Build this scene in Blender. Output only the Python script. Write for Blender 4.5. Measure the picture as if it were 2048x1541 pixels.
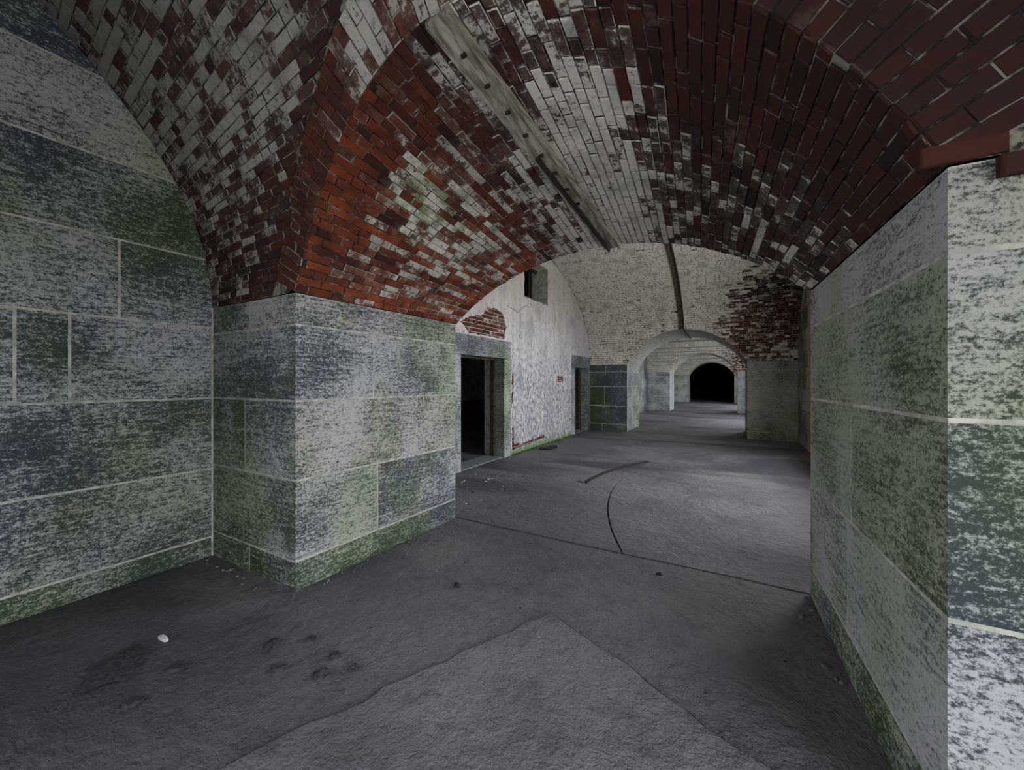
import bpy, bmesh, math, random
from mathutils import Vector, noise as mnoise
from mathutils.geometry import delaunay_2d_cdt

for o in list(bpy.data.objects):
    bpy.data.objects.remove(o, do_unlink=True)
SC = bpy.context.scene
COL = SC.collection

# ------------------------------------------------------------------ camera
IMG_W, IMG_H = 2048, 1541
F_PX, YAW, EYE, HORIZON = 775.0, math.radians(29.6), 1.5, 765.0
cam_d = bpy.data.cameras.new('camera')
cam_d.sensor_width = 36.0
cam_d.lens = F_PX / IMG_W * 36.0
cam_d.shift_y = (HORIZON - IMG_H / 2) / IMG_W
cam_d.clip_start = 0.02
cam_d.clip_end = 300
cam = bpy.data.objects.new('camera', cam_d)
COL.objects.link(cam)
cam.location = (0, 0, EYE)
cam.rotation_euler = (math.pi / 2, 0, YAW)
SC.camera = cam

# ------------------------------------------------------------------ light
world = bpy.data.worlds.new('overcast_sky')
SC.world = world
world.use_nodes = True
bg = world.node_tree.nodes['Background']
bg.inputs['Color'].default_value = (0.88, 0.925, 1.0, 1)
bg.inputs['Strength'].default_value = 5.0

SC.view_settings.view_transform = 'Standard'
SC.view_settings.look = 'None'
SC.view_settings.gamma = 1
SC.view_settings.use_curve_mapping = False
SC.view_settings.exposure = 1.27

# ------------------------------------------------------------------ plan (metres)
XW, XF = -3.95, 1.45            # rear wall plane, front wall plane
PIER_L, PIER_R = -2.73, 0.555    # passage sides
PIERS = [(1.65, 3.45), (12.0, 13.8), (21.8, 23.5), (31.8, 33.4)]
ZS = [2.15, 2.05, 2.05, 2.05]
BACK = -7.0
random.seed(7)

def portal(y0, y1, z1, x=None):
    ld = bpy.data.lights.new('opening_daylight', 'AREA')
    ld.shape = 'RECTANGLE'
    ld.size, ld.size_y = y1 - y0, z1
    ld.cycles.is_portal = True
    lo = bpy.data.objects.new('opening_daylight', ld)
    COL.objects.link(lo)
    lo.location = (XF + 0.85 if x is None else x, (y0 + y1) / 2, z1 / 2)
    lo.rotation_euler = (math.pi / 2, 0, math.pi / 2 if x is None else -math.pi / 2)

OPENINGS = [(-1.5, 1.05, 2.5), (4.8, 8.8, 3.6), (15.2, 19.8, 3.3), (25.0, 29.6, 3.3)]
SILL = [-.05, .85, .7, .7]
FILL_DOORWAY = (-5.2, -1.7, 2.9)     # made-up rear wall opening behind the viewer, added to brighten the right wall
for op in OPENINGS:
    portal(*op)
portal(*FILL_DOORWAY, x=XW - .45)  # sky portal for the added rear opening

# ------------------------------------------------------------------ materials
class G:
    def __init__(s, name):
        s.m = bpy.data.materials.new(name)
        s.m.use_nodes = True
        s.t = s.m.node_tree
        s.b = s.t.nodes['Principled BSDF']
        s.pos = s.n('ShaderNodeNewGeometry').outputs['Position']
    def n(s, ty, ins=None, **pr):
        nd = s.t.nodes.new(ty)
        for k, v in pr.items():
            setattr(nd, k, v)
        for k, v in (ins or {}).items():
            s.set(nd.inputs[k], v)
        return nd
    def set(s, sock, v):
        if isinstance(v, bpy.types.NodeSocket):
            s.t.links.new(v, sock)
        else:
            if sock.type == 'RGBA' and len(v) == 3:
                v = (*v, 1)
            sock.default_value = v
    def noise(s, scale, detail=3, rough=.55, vec=None, dist=0):
        return s.n('ShaderNodeTexNoise', {'Vector': vec or s.pos, 'Scale': scale, 'Detail': detail,
                                          'Roughness': rough, 'Distortion': dist}).outputs[0]
    def mapped(s, sc, loc=(0, 0, 0)):
        return s.n('ShaderNodeMapping', {'Vector': s.pos, 'Scale': sc, 'Location': loc}).outputs[0]
    def math(s, op, a, b=0.0, c=0.0, clamp=False):
        nd = s.n('ShaderNodeMath', operation=op, use_clamp=clamp)
        s.set(nd.inputs[0], a); s.set(nd.inputs[1], b); s.set(nd.inputs[2], c)
        return nd.outputs[0]
    def smooth(s, v, lo, hi, a=0., b=1.):
        return s.n('ShaderNodeMapRange', {'Value': v, 'From Min': lo, 'From Max': hi, 'To Min': a, 'To Max': b},
                   interpolation_type='SMOOTHSTEP').outputs[0]
    def mix(s, f, a, b, mode='MIX'):
        nd = s.n('ShaderNodeMix', data_type='RGBA', blend_type=mode)
        s.set(nd.inputs[0], f); s.set(nd.inputs[6], a); s.set(nd.inputs[7], b)
        return nd.outputs[2]
    def attr(s):
        a = s.n('ShaderNodeAttribute', attribute_name='bc')
        sp = s.n('ShaderNodeSeparateColor', {'Color': a.outputs['Color']})
        return sp.outputs[0], sp.outputs[1], sp.outputs[2], a.outputs['Alpha']
    def xyz(s):
        sp = s.n('ShaderNodeSeparateXYZ', {'Vector': s.pos})
        return sp.outputs
    def finish(s, col, rough=.85, height=None, dist=.005, strength=.6, spec=.3):
        s.set(s.b.inputs['Base Color'], col)
        s.set(s.b.inputs['Roughness'], rough)
        s.b.inputs['Specular IOR Level'].default_value = spec
        if height is not None:
            bp = s.n('ShaderNodeBump', {'Strength': strength, 'Distance': dist, 'Height': height})
            s.set(s.b.inputs['Normal'], bp.outputs[0])
        return s.m

def mat_brick():
    g = G('whitewashed_brick')
    rnd, wash, red, green = g.attr()
    rag = g.noise(30, 6, .7)
    mid = g.noise(7, 3)
    fine = g.noise(150, 3)
    v = g.math('MULTIPLY_ADD', rnd, .54, g.math('ADD', wash, -.27))
    v = g.math('MULTIPLY_ADD', g.math('SUBTRACT', rag, .5), .9, v)
    v = g.math('MULTIPLY_ADD', g.math('SUBTRACT', mid, .5), .75, v)
    mask = g.smooth(v, .44, .56)
    base = g.mix(red, (.014, .005, .004), (.27, .053, .015))
    base = g.mix(g.smooth(mid, .3, .7), g.mix(.55, base, (.02, .008, .008)), base)
    wn = g.noise(4.5, 4, .6)
    white = g.mix(g.smooth(wn, .44, .70), (.70, .655, .57), (.46, .43, .37))
    white = g.mix(g.math('MULTIPLY', green, -1., clamp=True), white, (.05, .052, .045))
    white = g.mix(g.math('MULTIPLY', g.math('MAXIMUM', green, 0.), g.smooth(g.noise(9, 4), .4, .6)), white, (.22, .30, .14))
    white = g.mix(g.smooth(rag, .52, .64), white, g.mix(.42, white, (.05, .045, .04)))
    haze = g.math('MULTIPLY', g.smooth(v, .18, .50), .12)
    col = g.mix(g.math('MAXIMUM', mask, haze), base, white)
    h = g.math('MULTIPLY_ADD', mask, .5, g.math('MULTIPLY_ADD', rag, .5, g.math('MULTIPLY', fine, .25)))
    return g.finish(col, .82, h, .004, .7)

def mat_mortar():
    g = G('lime_mortar')
    n = g.noise(9, 5, .7)
    col = g.mix(g.smooth(n, .46, .60), (.02, .018, .017), (.24, .215, .165))
    return g.finish(col, .95, g.noise(90, 4), .004, .6)

def mat_joint():
    g = G('granite_pointing')
    col = g.mix(g.smooth(g.noise(14, 4), .35, .65), (.30, .31, .26), (.52, .50, .42))
    return g.finish(col, .95, g.noise(80, 3), .003, .5)

def mat_granite(name='limewashed_granite', lift=0.0):
    g = G(name)
    rnd, wash, green, warm = g.attr()
    streak = g.noise(30, 7, .72, g.mapped((1, 1, 2.0)), .3)
    speck = g.noise(100, 5, .75)
    big = g.noise(1.7, 4, .6)
    big2 = g.noise(.9, 3, .5, g.mapped((1, 1, .55), (5, 3, 1)))
    tool = g.noise(9, 2, .5, g.mapped((.5, .5, 7)))
    s = g.math('MULTIPLY_ADD', speck, .5, g.math('MULTIPLY', streak, .5))
    s = g.math('MULTIPLY_ADD', g.math('SUBTRACT', big, .5), .30, s)
    s = g.math('MULTIPLY_ADD', g.math('SUBTRACT', tool, .5), .16, s)
    s = g.math('MULTIPLY_ADD', g.math('SUBTRACT', wash, .5), .17, s)
    s = g.math('MULTIPLY_ADD', g.math('SUBTRACT', rnd, .5), .05, s)
    mask = g.smooth(s, .45, .60)
    gr = g.smooth(g.math('MULTIPLY_ADD', g.math('SUBTRACT', green, .5), .26, big2), .40, .62)
    dark = g.mix(gr, (.036, .050, .062), (.035, .060, .022))
    pale = g.mix(gr, (.46, .465, .47), (.355, .395, .29))
    pale = g.mix(g.math('MULTIPLY', warm, .8), pale, (.50, .44, .36))
    col = g.mix(mask, dark, pale)
    h = g.math('MULTIPLY_ADD', streak, .7, g.math('MULTIPLY', speck, .5))
    return g.finish(col, g.smooth(s, .4, .6, .62, .85), h, .012, .8, .35)

def mat_plaster():
    g = G('flaking_limewash_plaster')
    x, y, z = g.xyz()
    low = g.smooth(z, 2.9, 1.2)
    fl = g.noise(22, 5, .7, g.mapped((1, 1, .45)))
    big = g.noise(1.3, 4, .6)
    m = g.math('MULTIPLY', g.smooth(g.math('MULTIPLY_ADD', low, .10, fl), .545, .67), .95)
    run = g.noise(5, 4, .6, g.mapped((1, 1, .12)))
    base = g.mix(g.smooth(run, .35, .7), (.60, .57, .565), (.43, .41, .415))
    base = g.mix(g.smooth(z, 2.2, 3.6), base, g.mix(.5, base, (.50, .44, .33)))
    base = g.mix(g.smooth(big, .5, .75), base, (.36, .355, .365))
    col = g.mix(m, base, (.15, .155, .18))
    gz = g.smooth(g.math('MULTIPLY_ADD', g.noise(6, 3), .25, z), .32, .14)
    col = g.mix(g.math('MULTIPLY', gz, .8), col, (.10, .17, .045))
    h = g.math('MULTIPLY_ADD', m, -.6, g.math('MULTIPLY', g.noise(45, 4), .4))
    return g.finish(col, .85, h, .006, .7)

def mat_floor():
    g = G('worn_concrete')
    rnd, a, b, c = g.attr()
    big = g.noise(.8, 4, .6)
    mid = g.noise(5, 5, .65)
    fine = g.noise(60, 4, .7)
    pit = g.noise(14, 4, .6)
    col = g.mix(g.smooth(big, .36, .66), (.29, .27, .285), (.15, .142, .168))
    col = g.mix(g.math('MULTIPLY', g.smooth(mid, .5, .75), .55), col, (.075, .075, .09))
    col = g.mix(g.math('MULTIPLY', g.smooth(fine, .45, .7), .45), col, (.05, .05, .055))
    col = g.mix(g.math('MULTIPLY', rnd, .75), col, (.055, .056, .064))
    x, y, z = g.xyz()
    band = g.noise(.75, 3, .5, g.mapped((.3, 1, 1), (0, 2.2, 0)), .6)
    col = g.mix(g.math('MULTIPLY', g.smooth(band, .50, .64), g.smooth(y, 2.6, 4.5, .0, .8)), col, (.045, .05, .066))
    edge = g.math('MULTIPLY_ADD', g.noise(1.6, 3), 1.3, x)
    vignette = g.math('MULTIPLY', g.smooth(edge, -.9, -2.0), g.smooth(g.math('MULTIPLY_ADD', g.noise(2.0, 3), .8, y), 2.0, 1.4))  # lower-left floor darkened in colour, imitating lens vignetting
    col = g.mix(g.math('MULTIPLY', vignette, .62), col, (.030, .033, .040))
    h = g.math('MULTIPLY_ADD', pit, .8, g.math('MULTIPLY_ADD', fine, .35, g.math('MULTIPLY', mid, .9)))
    return g.finish(col, g.smooth(big, .4, .65, .75, .5), h, .045, 1.0, .45)

def mat_simple(name, c1, c2, scale=20, rough=.85, sc=(1, 1, 1), dist=.004):
    g = G(name)
    n = g.noise(scale, 5, .65, g.mapped(sc))
    return g.finish(g.mix(g.smooth(n, .35, .65), c1, c2), rough, n, dist, .7)

M_BRICK, M_MORTAR, M_JOINT = mat_brick(), mat_mortar(), mat_joint()
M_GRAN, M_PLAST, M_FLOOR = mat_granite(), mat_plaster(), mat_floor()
M_BED = mat_simple('earth_and_unlit_black', (.012, .012, .013), (.04, .038, .036), 30)  # earth tone, also used as painted darkness in the last casemate
M_BEDS = mat_simple('rough_mortar', (.022, .023, .026), (.07, .07, .074), 45, .9, (1, 1, 1), .01)
M_WOOD = mat_simple('weathered_timber', (.16, .14, .10), (.46, .43, .35), 5, .8, (6, .5, 6))
M_DWOOD = mat_simple('dark_stained_timber', (.035, .026, .017), (.11, .08, .05), 14)
M_IRON = mat_simple('rusted_iron', (.012, .011, .010), (.05, .03, .02), 40, .6)
M_FRAME = mat_simple('grey_dressed_granite', (.10, .115, .125), (.30, .32, .33), 90)
M_WARM = mat_simple('warm_sandstone', (.26, .17, .10), (.42, .33, .22), 12)
M_RUB = mat_simple('broken_stone', (.05, .048, .045), (.22, .20, .19), 30)
M_SHELL = mat_simple('chalky_chip', (.42, .42, .40), (.6, .6, .57), 30)
M_MOSS = mat_simple('green_moss', (.03, .07, .012), (.12, .22, .03), 60)
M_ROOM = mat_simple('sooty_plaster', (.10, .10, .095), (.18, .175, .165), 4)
M_GROUND = mat_simple('parade_gravel', (.50, .49, .46), (.62, .61, .57), 10)

# ------------------------------------------------------------------ mesh helpers
class MB:
    def __init__(s):
        s.v, s.f, s.c = [], [], []
    def face(s, pts, col=(.5, .5, .5, 0)):
        i = len(s.v)
        s.v += [tuple(p) for p in pts]
        s.f.append(tuple(range(i, i + len(pts))))
        s.c.append(col)
    def mesh(s, vs, fs, col=(.5, .5, .5, 0)):
        i = len(s.v)
        s.v += [tuple(p) for p in vs]
        for j, f in enumerate(fs):
            s.f.append(tuple(k + i for k in f)); s.c.append(col[j] if isinstance(col, list) else col)
    def box(s, x0, x1, y0, y1, z0, z1, col=(.5, .5, .5, 0)):
        vs = [(x, y, z) for z in (z0, z1) for y in (y0, y1) for x in (x0, x1)]
        s.mesh(vs, [(0, 2, 3, 1), (4, 5, 7, 6), (0, 1, 5, 4), (2, 6, 7, 3), (0, 4, 6, 2), (1, 3, 7, 5)], col)
    def build(s, name, mat, parent=None, kind=None, label=None, cat=None, group=None, smooth=False):
        me = bpy.data.meshes.new(name)
        me.from_pydata(s.v, [], s.f)
        at = me.attributes.new('bc', 'FLOAT_COLOR', 'FACE')
        at.data.foreach_set('color', [x for c in s.c for x in c])
        if smooth:
            me.polygons.foreach_set('use_smooth', [True] * len(me.polygons))
        me.materials.append(mat)
        me.update()
        o = bpy.data.objects.new(name, me)
        COL.objects.link(o)
        o.parent = parent
        return tag(o, kind, label, cat, group)

def tag(o, kind=None, label=None, cat=None, group=None):
    for k, v in (('kind', kind), ('label', label), ('category', cat), ('group', group)):
        if v:
            o[k] = v
    return o

def empty(name, loc=(0, 0, 0), **kw):
    o = bpy.data.objects.new(name, None)
    COL.objects.link(o)
    o.location = loc
    return tag(o, **kw)

def lerp(a, b, t):
    return a + (b - a) * t
def sstep(lo, hi, v):
    t = max(0., min(1., (v - lo) / (hi - lo)))
    return t * t * (3 - 2 * t)

CY, SY = math.cos(YAW), math.sin(YAW)
def project(p):
    k = -p[0] * SY + p[1] * CY
    if k < .05:
        return None
    return 1024 + F_PX * (p[0] * CY + p[1] * SY) / k, HORIZON - F_PX * (p[2] - EYE) / k

# ------------------------------------------------------------------ vault profiles
class Vault:
    """barrel along X over a casemate; s = arc length from the far (high y) springing"""
    def __init__(s, ylo, yhi, z0, b):
        s.yc, s.a, s.z0, s.b = (ylo + yhi) / 2, (yhi - ylo) / 2, z0, b
        n = 600
        s.tab = [(s.yc + s.a * math.cos(math.pi * i / n), z0 + b * math.sin(math.pi * i / n)) for i in range(n + 1)]
        s.cum = [0.]
        for i in range(n):
            s.cum.append(s.cum[-1] + math.dist(s.tab[i], s.tab[i + 1]))
        s.L = s.cum[-1]
    def at(s, q):
        q = max(0., min(s.L, q))
        lo, hi = 0, len(s.cum) - 1
        while hi - lo > 1:
            m = (lo + hi) // 2
            if s.cum[m] <= q: lo = m
            else: hi = m
        t = (q - s.cum[lo]) / max(1e-9, s.cum[hi] - s.cum[lo])
        return lerp(s.tab[lo][0], s.tab[hi][0], t), lerp(s.tab[lo][1], s.tab[hi][1], t)
    def s_of_z(s, z):
        ph = math.asin(max(0, min(1, (z - s.z0) / s.b)))
        i = ph / math.pi * 600
        k = min(int(i), 599)
        return lerp(s.cum[k], s.cum[k + 1], i - k)
    def y_hi(s, z):
        return s.yc + s.a * math.sqrt(max(0, 1 - ((z - s.z0) / s.b) ** 2)) if z > s.z0 else s.yc + s.a
    def y_lo(s, z):
        return 2 * s.yc - s.y_hi(z)
    def P(s, x, q):
        y, z = s.at(q)
        return Vector((x, y, z))

class Arch:
    def __init__(s, xl, xr, z0, rise):
        s.xc, s.h, s.z0, s.rise = (xl + xr) / 2, (xr - xl) / 2, z0, rise
        s.R = (s.h ** 2 + rise ** 2) / (2 * rise)
        s.al = math.asin(min(1, s.h / s.R))
        s.zc = z0 + rise - s.R
        s.len = 2 * s.al * s.R
    def xz(s, t):
        a = -s.al + 2 * s.al * t
        return s.xc + s.R * math.sin(a), s.zc + s.R * math.cos(a)
    def z(s, x):
        d = abs(x - s.xc)
        return s.zc + math.sqrt(max(0, s.R ** 2 - d * d)) if d < s.h else s.z0

V1 = Vault(BACK, PIERS[0][0], 2.15, 2.90)
V2 = Vault(PIERS[0][1], PIERS[1][0], 2.05, 2.62)
V3 = Vault(PIERS[1][1], PIERS[2][0], 2.05, 2.60)
V4 = Vault(PIERS[2][1], PIERS[3][0], 2.05, 2.60)
V5 = Vault(PIERS[3][1], 41.0, 2.05, 2.60)
SKEW_L, SKEW_R = .032, -.044    # the passage narrows a little towards its far end
A1N, A1F = Arch(PIER_L, PIER_R + .005, 2.15, 1.04), Arch(-2.672, .478, 2.15, 0.64)
A2 = Arch(-2.78, 0.34, 2.05, .93)
A3 = Arch(-2.84, 0.22, 2.05, .93)
A4 = Arch(-2.86, 0.12, 2.05, .93)

def shell(name, V, hi=None, lo=None, mat=M_MORTAR, off=0.0, **kw):
    xs = sorted(set([round(XW - .05 + (XF - XW + .1) * i / 64, 4) for i in range(65)]))
    mb = MB()
    n = 72
    cols = []
    for x in xs:
        s0 = V.s_of_z(hi.z(x)) if hi else 0
        s1 = V.L - (V.s_of_z(lo.z(x)) if lo else 0)
        col = []
        for j in range(n + 1):
            p = V.P(x, lerp(s0, s1, j / n))
            nrm = Vector((0, V.yc - p.y, (V.z0 - .0) - p.z)).normalized()
            col.append(p - nrm * off)
        cols.append(col)
    vs = [p for c in cols for p in c]
    fs = []
    for i in range(len(xs) - 1):
        for j in range(n):
            a = i * (n + 1) + j
            fs.append((a, a + 1, a + n + 2, a + n + 1))
    mb.mesh(vs, fs, (.5, .5, .5, 0))
    return mb.build(name, mat, smooth=True, **kw)

def barrel_pt(an, af, va, vb, t, v):
    x0, z0 = an.xz(t); x1, z1 = af.xz(t)
    a = Vector((x0, va.y_hi(z0), z0)); b = Vector((x1, vb.y_lo(z1), z1))
    return a.lerp(b, v)

def barrel(name, an, af, va, vb, mat=M_MORTAR, **kw):
    mb = MB()
    n, m = 60, 10
    vs = [barrel_pt(an, af, va, vb, i / n, j / m) for i in range(n + 1) for j in range(m + 1)]
    fs = [(i * (m + 1) + j, i * (m + 1) + j + 1, (i + 1) * (m + 1) + j + 1, (i + 1) * (m + 1) + j)
          for i in range(n) for j in range(m)]
    mb.mesh(vs, fs)
    return mb.build(name, mat, smooth=True, **kw)

def brick_mesh(pts, nrm, h=.008, ch=.004, depth=.012):
    """n-gon prism with a chamfered face, standing proud of the mortar along nrm"""
    c = sum(pts, Vector()) / len(pts)
    n = len(pts)
    jit = lambda: Vector((random.uniform(-1, 1), random.uniform(-1, 1), random.uniform(-1, 1))) * .0016
    base, sh, top = [], [], []
    tilt = random.uniform(-.003, .003)
    for i, p in enumerate(pts):
        j = jit()
        d = (c - p)
        d = d / max(1e-6, d.length)
        base.append(p - nrm * depth)
        sh.append(p + nrm * (h - ch) + j)
        top.append(p + d * ch * 1.5 + nrm * (h + tilt * (1 if i < n / 2 else -1)) + j)
    vs = base + sh + top
    fs = []
    for k in (0, n):
        for i in range(n):
            q = (i + 1) % n
            fs.append((k + i, k + q, k + n + q, k + n + i))
    fs.append(tuple(range(2 * n, 3 * n)))
    return vs, fs

def clip(poly, p, n):
    """keep the part of the 2-D polygon where (q-p).n >= 0"""
    out = []
    for i in range(len(poly)):
        a, b = poly[i], poly[(i + 1) % len(poly)]
        da = (a[0] - p[0]) * n[0] + (a[1] - p[1]) * n[1]
        db = (b[0] - p[0]) * n[0] + (b[1] - p[1]) * n[1]
        if da >= 0:
            out.append(a)
        if (da >= 0) != (db >= 0):
            t = da / (da - db)
            out.append((lerp(a[0], b[0], t), lerp(a[1], b[1], t)))
    return out

def area2(poly):
    return abs(sum(poly[i][0] * poly[(i + 1) % len(poly)][1] - poly[(i + 1) % len(poly)][0] * poly[i][1]
                   for i in range(len(poly)))) / 2

class Bricks:
    """collects bricks, then links the 300 that show largest as parts and the rest as one part"""
    def __init__(s, window=(0, 0, IMG_W, IMG_H)):
        s.items, s.w = [], window
    def add(s, pts, nrm, col, h=.008, ch=.004):
        vs, fs = brick_mesh(pts, nrm, h, ch)
        pr = [project(p) for p in pts]
        ar = 0
        if all(pr):
            cx = sum(p[0] for p in pr) / len(pr); cy = sum(p[1] for p in pr) / len(pr)
            if s.w[0] <= cx <= s.w[2] and s.w[1] <= cy <= s.w[3]:
                ar = area2(pr)
        n = len(pts)
        ed = (col[0], col[1] + random.uniform(.0, .30), col[2], col[3])
        s.items.append((ar, vs, fs, [col] * n + [ed] * n + [col]))
    def link(s, parent, limit=300):
        s.items.sort(key=lambda i: -i[0])
        rest = MB()
        for k, (ar, vs, fs, col) in enumerate(s.items):
            if k < limit and ar > 40:
                mb = MB(); mb.mesh(vs, fs, col)
                mb.build('brick', M_BRICK, parent)
            else:
                rest.mesh(vs, fs, col)
        if rest.v:
            rest.build('brickwork', M_BRICK, parent, kind='stuff')

def row_cuts(a, b, joint, row, st=.192, hd=.095):
    """brick ends along a row: stretchers and headers mixed"""
    cuts, q = [], a - random.uniform(0, .2) - (.05 if row % 2 else 0)
    k = random.randint(0, 3)
    while q < b:
        l = st if (k % 3) else hd
        if random.random() < .22:
            l = hd if l == st else st
        l *= random.uniform(.95, 1.05)
        lo, hi = max(a, q), min(b, q + l)
        if hi - lo > .03:
            cuts.append((lo + joint / 2, hi - joint / 2))
        q += l + joint * .2
        k += 1
    return cuts

# ------------------------------------------------------------------ large structure: vaults
roof = MB(); roof.box(XW - .4, XF + .85, BACK - .6, 41.6, 5.2, 5.6)  # added above the vaults to keep sky light out of gaps
roof.build('ceiling_leak_blocker', M_BED, kind='structure', label='added unseen roof slab blocking light leaks above the brick vaults', cat='roof')

vault1 = shell('ceiling', V1, hi=A1N, off=.0, kind='structure', cat='ceiling',
               label='patchy whitewashed brick vault overhead, nearest the viewer, above the green granite wall')
barrel1 = barrel('ceiling_passage', A1N, A1F, V1, V2, kind='structure', cat='ceiling',
                 label='red brick passage vault with white flakes and a timber batten along its crown')
vault2 = shell('ceiling_white_vault', V2, hi=A2, lo=A1F, mat=mat_simple('limewashed_joints', (.06, .05, .04), (.40, .37, .31), 16), kind='structure', cat='ceiling',
               label='mostly white brick vault beyond the first arch, with a dark batten running down it')
M_FARB = None

def mat_far_brick():
    g = G('distant_whitewashed_brick')
    x, y, z = g.xyz()
    br = g.n('ShaderNodeTexBrick', {'Vector': g.n('ShaderNodeCombineXYZ', {'X': x, 'Y': g.math('MULTIPLY_ADD', z, .8, g.math('MULTIPLY', y, .6))}).outputs[0],
             'Scale': 1.0, 'Mortar Size': .006, 'Brick Width': .22, 'Row Height': .072, 'Color1': (.56, .53, .45), 'Color2': (.44, .41, .35), 'Mortar': (.22, .20, .17)})
    rag = g.noise(12, 5, .7, g.mapped((.6, 1.2, 1.2)))
    v = g.math('MULTIPLY_ADD', g.smooth(x, -.9, .5), .14, rag)
    m = g.smooth(v, .59, .64)
    col = g.mix(m, br.outputs[0], (.09, .016, .010))
    return g.finish(col, .85, g.math('ADD', rag, br.outputs[1]), .006, .5)
M_FARB = mat_far_brick()
barrel('ceiling_passage_second', A2, A2, V2, V3, mat=M_FARB, kind='structure', cat='ceiling', label='pale worn soffit of the second passage arch, a batten crossing its crown')
shell('ceiling_third_vault', V3, hi=A3, lo=A2, mat=M_FARB, kind='structure', cat='ceiling', label='whitewashed brick vault seen through the second arch')
barrel('ceiling_passage_third', A3, A3, V3, V4, mat=M_FARB, kind='structure', cat='ceiling', label='pale soffit of the third, smaller looking passage arch')
shell('ceiling_fourth_vault', V4, hi=A4, lo=A3, mat=M_FARB, kind='structure', cat='ceiling', label='distant brick vault seen through the third arch')
barrel('ceiling_passage_last', A4, A4, V4, V5, mat=M_FARB, kind='structure', cat='ceiling', label='pale rim of the farthest arch around the black opening')
shell('ceiling_dark_vault', V5, lo=A4, mat=M_BED, kind='structure', cat='ceiling', label='unlit vault inside the black opening at the far end')  # near-black material stands in for the darkness of this casemate

# ---- bricks of the nearest vault
def arris_q(t):
    x, z = A1N.xz(t)
    return x, V1.s_of_z(z)
ARR = [arris_q(i / 240) for i in range(241)]
def ring_w(t):
    return .25 + .10 * sstep(.25, .5, t) + .10 * sstep(.55, .8, t)
def outward(t):
    x0, q0 = arris_q(max(0, t - .004)); x1, q1 = arris_q(min(1, t + .004))
    dx, dq = x1 - x0, q1 - q0
    l = math.hypot(dx, dq)
    return -dq / l, dx / l
RING = []
for i in range(241):
    t = i / 240
    x, q = ARR[i]; n = outward(t)
    RING.append((x + n[0] * ring_w(t), q + n[1] * ring_w(t), n, t))

for i in range(241):      # true normals of the outer edge of the ring
    a, b = RING[max(0, i - 2)], RING[min(240, i + 2)]
    dx, dq = b[0] - a[0], b[1] - a[1]
    l = math.hypot(dx, dq)
    RING[i] = (RING[i][0], RING[i][1], (-dq / l, dx / l), RING[i][3])
bk = Bricks()
ROW = .0645
def course_s(c, x):
    g = .12 * min(1, c / 1.4) * min(1, max(0, (5.0 - c) / 2.5))
    return c + g * min(0, x + 1.1)
def vnormal(V, x, q):
    d = V.P(x, q + .01) - V.P(x, q - .01)
    n = Vector((1, 0, 0)).cross(d).normalized()
    if n.dot(Vector((0, V.yc - V.P(x, q).y, V.z0 - .5 - V.P(x, q).z))) < 0:
        n = -n
    return n
def wash_v1(x, q, ringd):
    w = .52 - .18 * sstep(1.0, .1, q) - .35 * sstep(.28, .0, ringd)
    w += .10 * sstep(-2.6, -3.8, x) * sstep(.9, 1.8, q)
    if x > .2: w -= .45
    return w
rows = int(5.6 / ROW)
for r in range(rows):
    c0, c1 = r * ROW + .004, (r + 1) * ROW - .004
    for lo, hi in row_cuts(XW + .004, XF - .01, .008, r):
        poly = [(lo, course_s(c0, lo)), (hi, course_s(c0, hi)), (hi, course_s(c1, hi)), (lo, course_s(c1, lo))]
        if max(p[1] for p in poly) < .015:
            continue
        cx, cq = sum(p[0] for p in poly) / 4, sum(p[1] for p in poly) / 4
        best = min(RING, key=lambda k: (k[0] - cx) ** 2 + (k[1] - cq) ** 2)
        d = (cx - best[0]) * best[2][0] + (cq - best[1]) * best[2][1]
        if abs(cx - best[0]) < .3 and abs(cq - best[1]) < .3:
            poly = clip(poly, (best[0] + best[2][0] * .006, best[1] + best[2][1] * .006), best[2])
        elif A1N.xz(0)[0] < cx < A1N.xz(1)[0] and d < 0:
            continue
        poly = [(x, max(.0, q)) for x, q in poly]
        if len(poly) < 3 or area2(poly) < .0012:
            continue
        dist = math.hypot(cx - best[0], cq - best[1])
        pts = [V1.P(x, q) for x, q in poly]
        rnd = random.random()
        soot = .30 + .5 * random.random() * (1 - .5 * sstep(.6, 2, cq))
        if r % 2 and hi - lo < .12 and random.random() < .5: soot *= .5
        bk.add(pts, vnormal(V1, cx, cq), (rnd, wash_v1(cx, cq, dist), soot * .32, -.50 - .30 * sstep(.8, 2.2, cq)), random.uniform(.004, .010))
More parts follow.
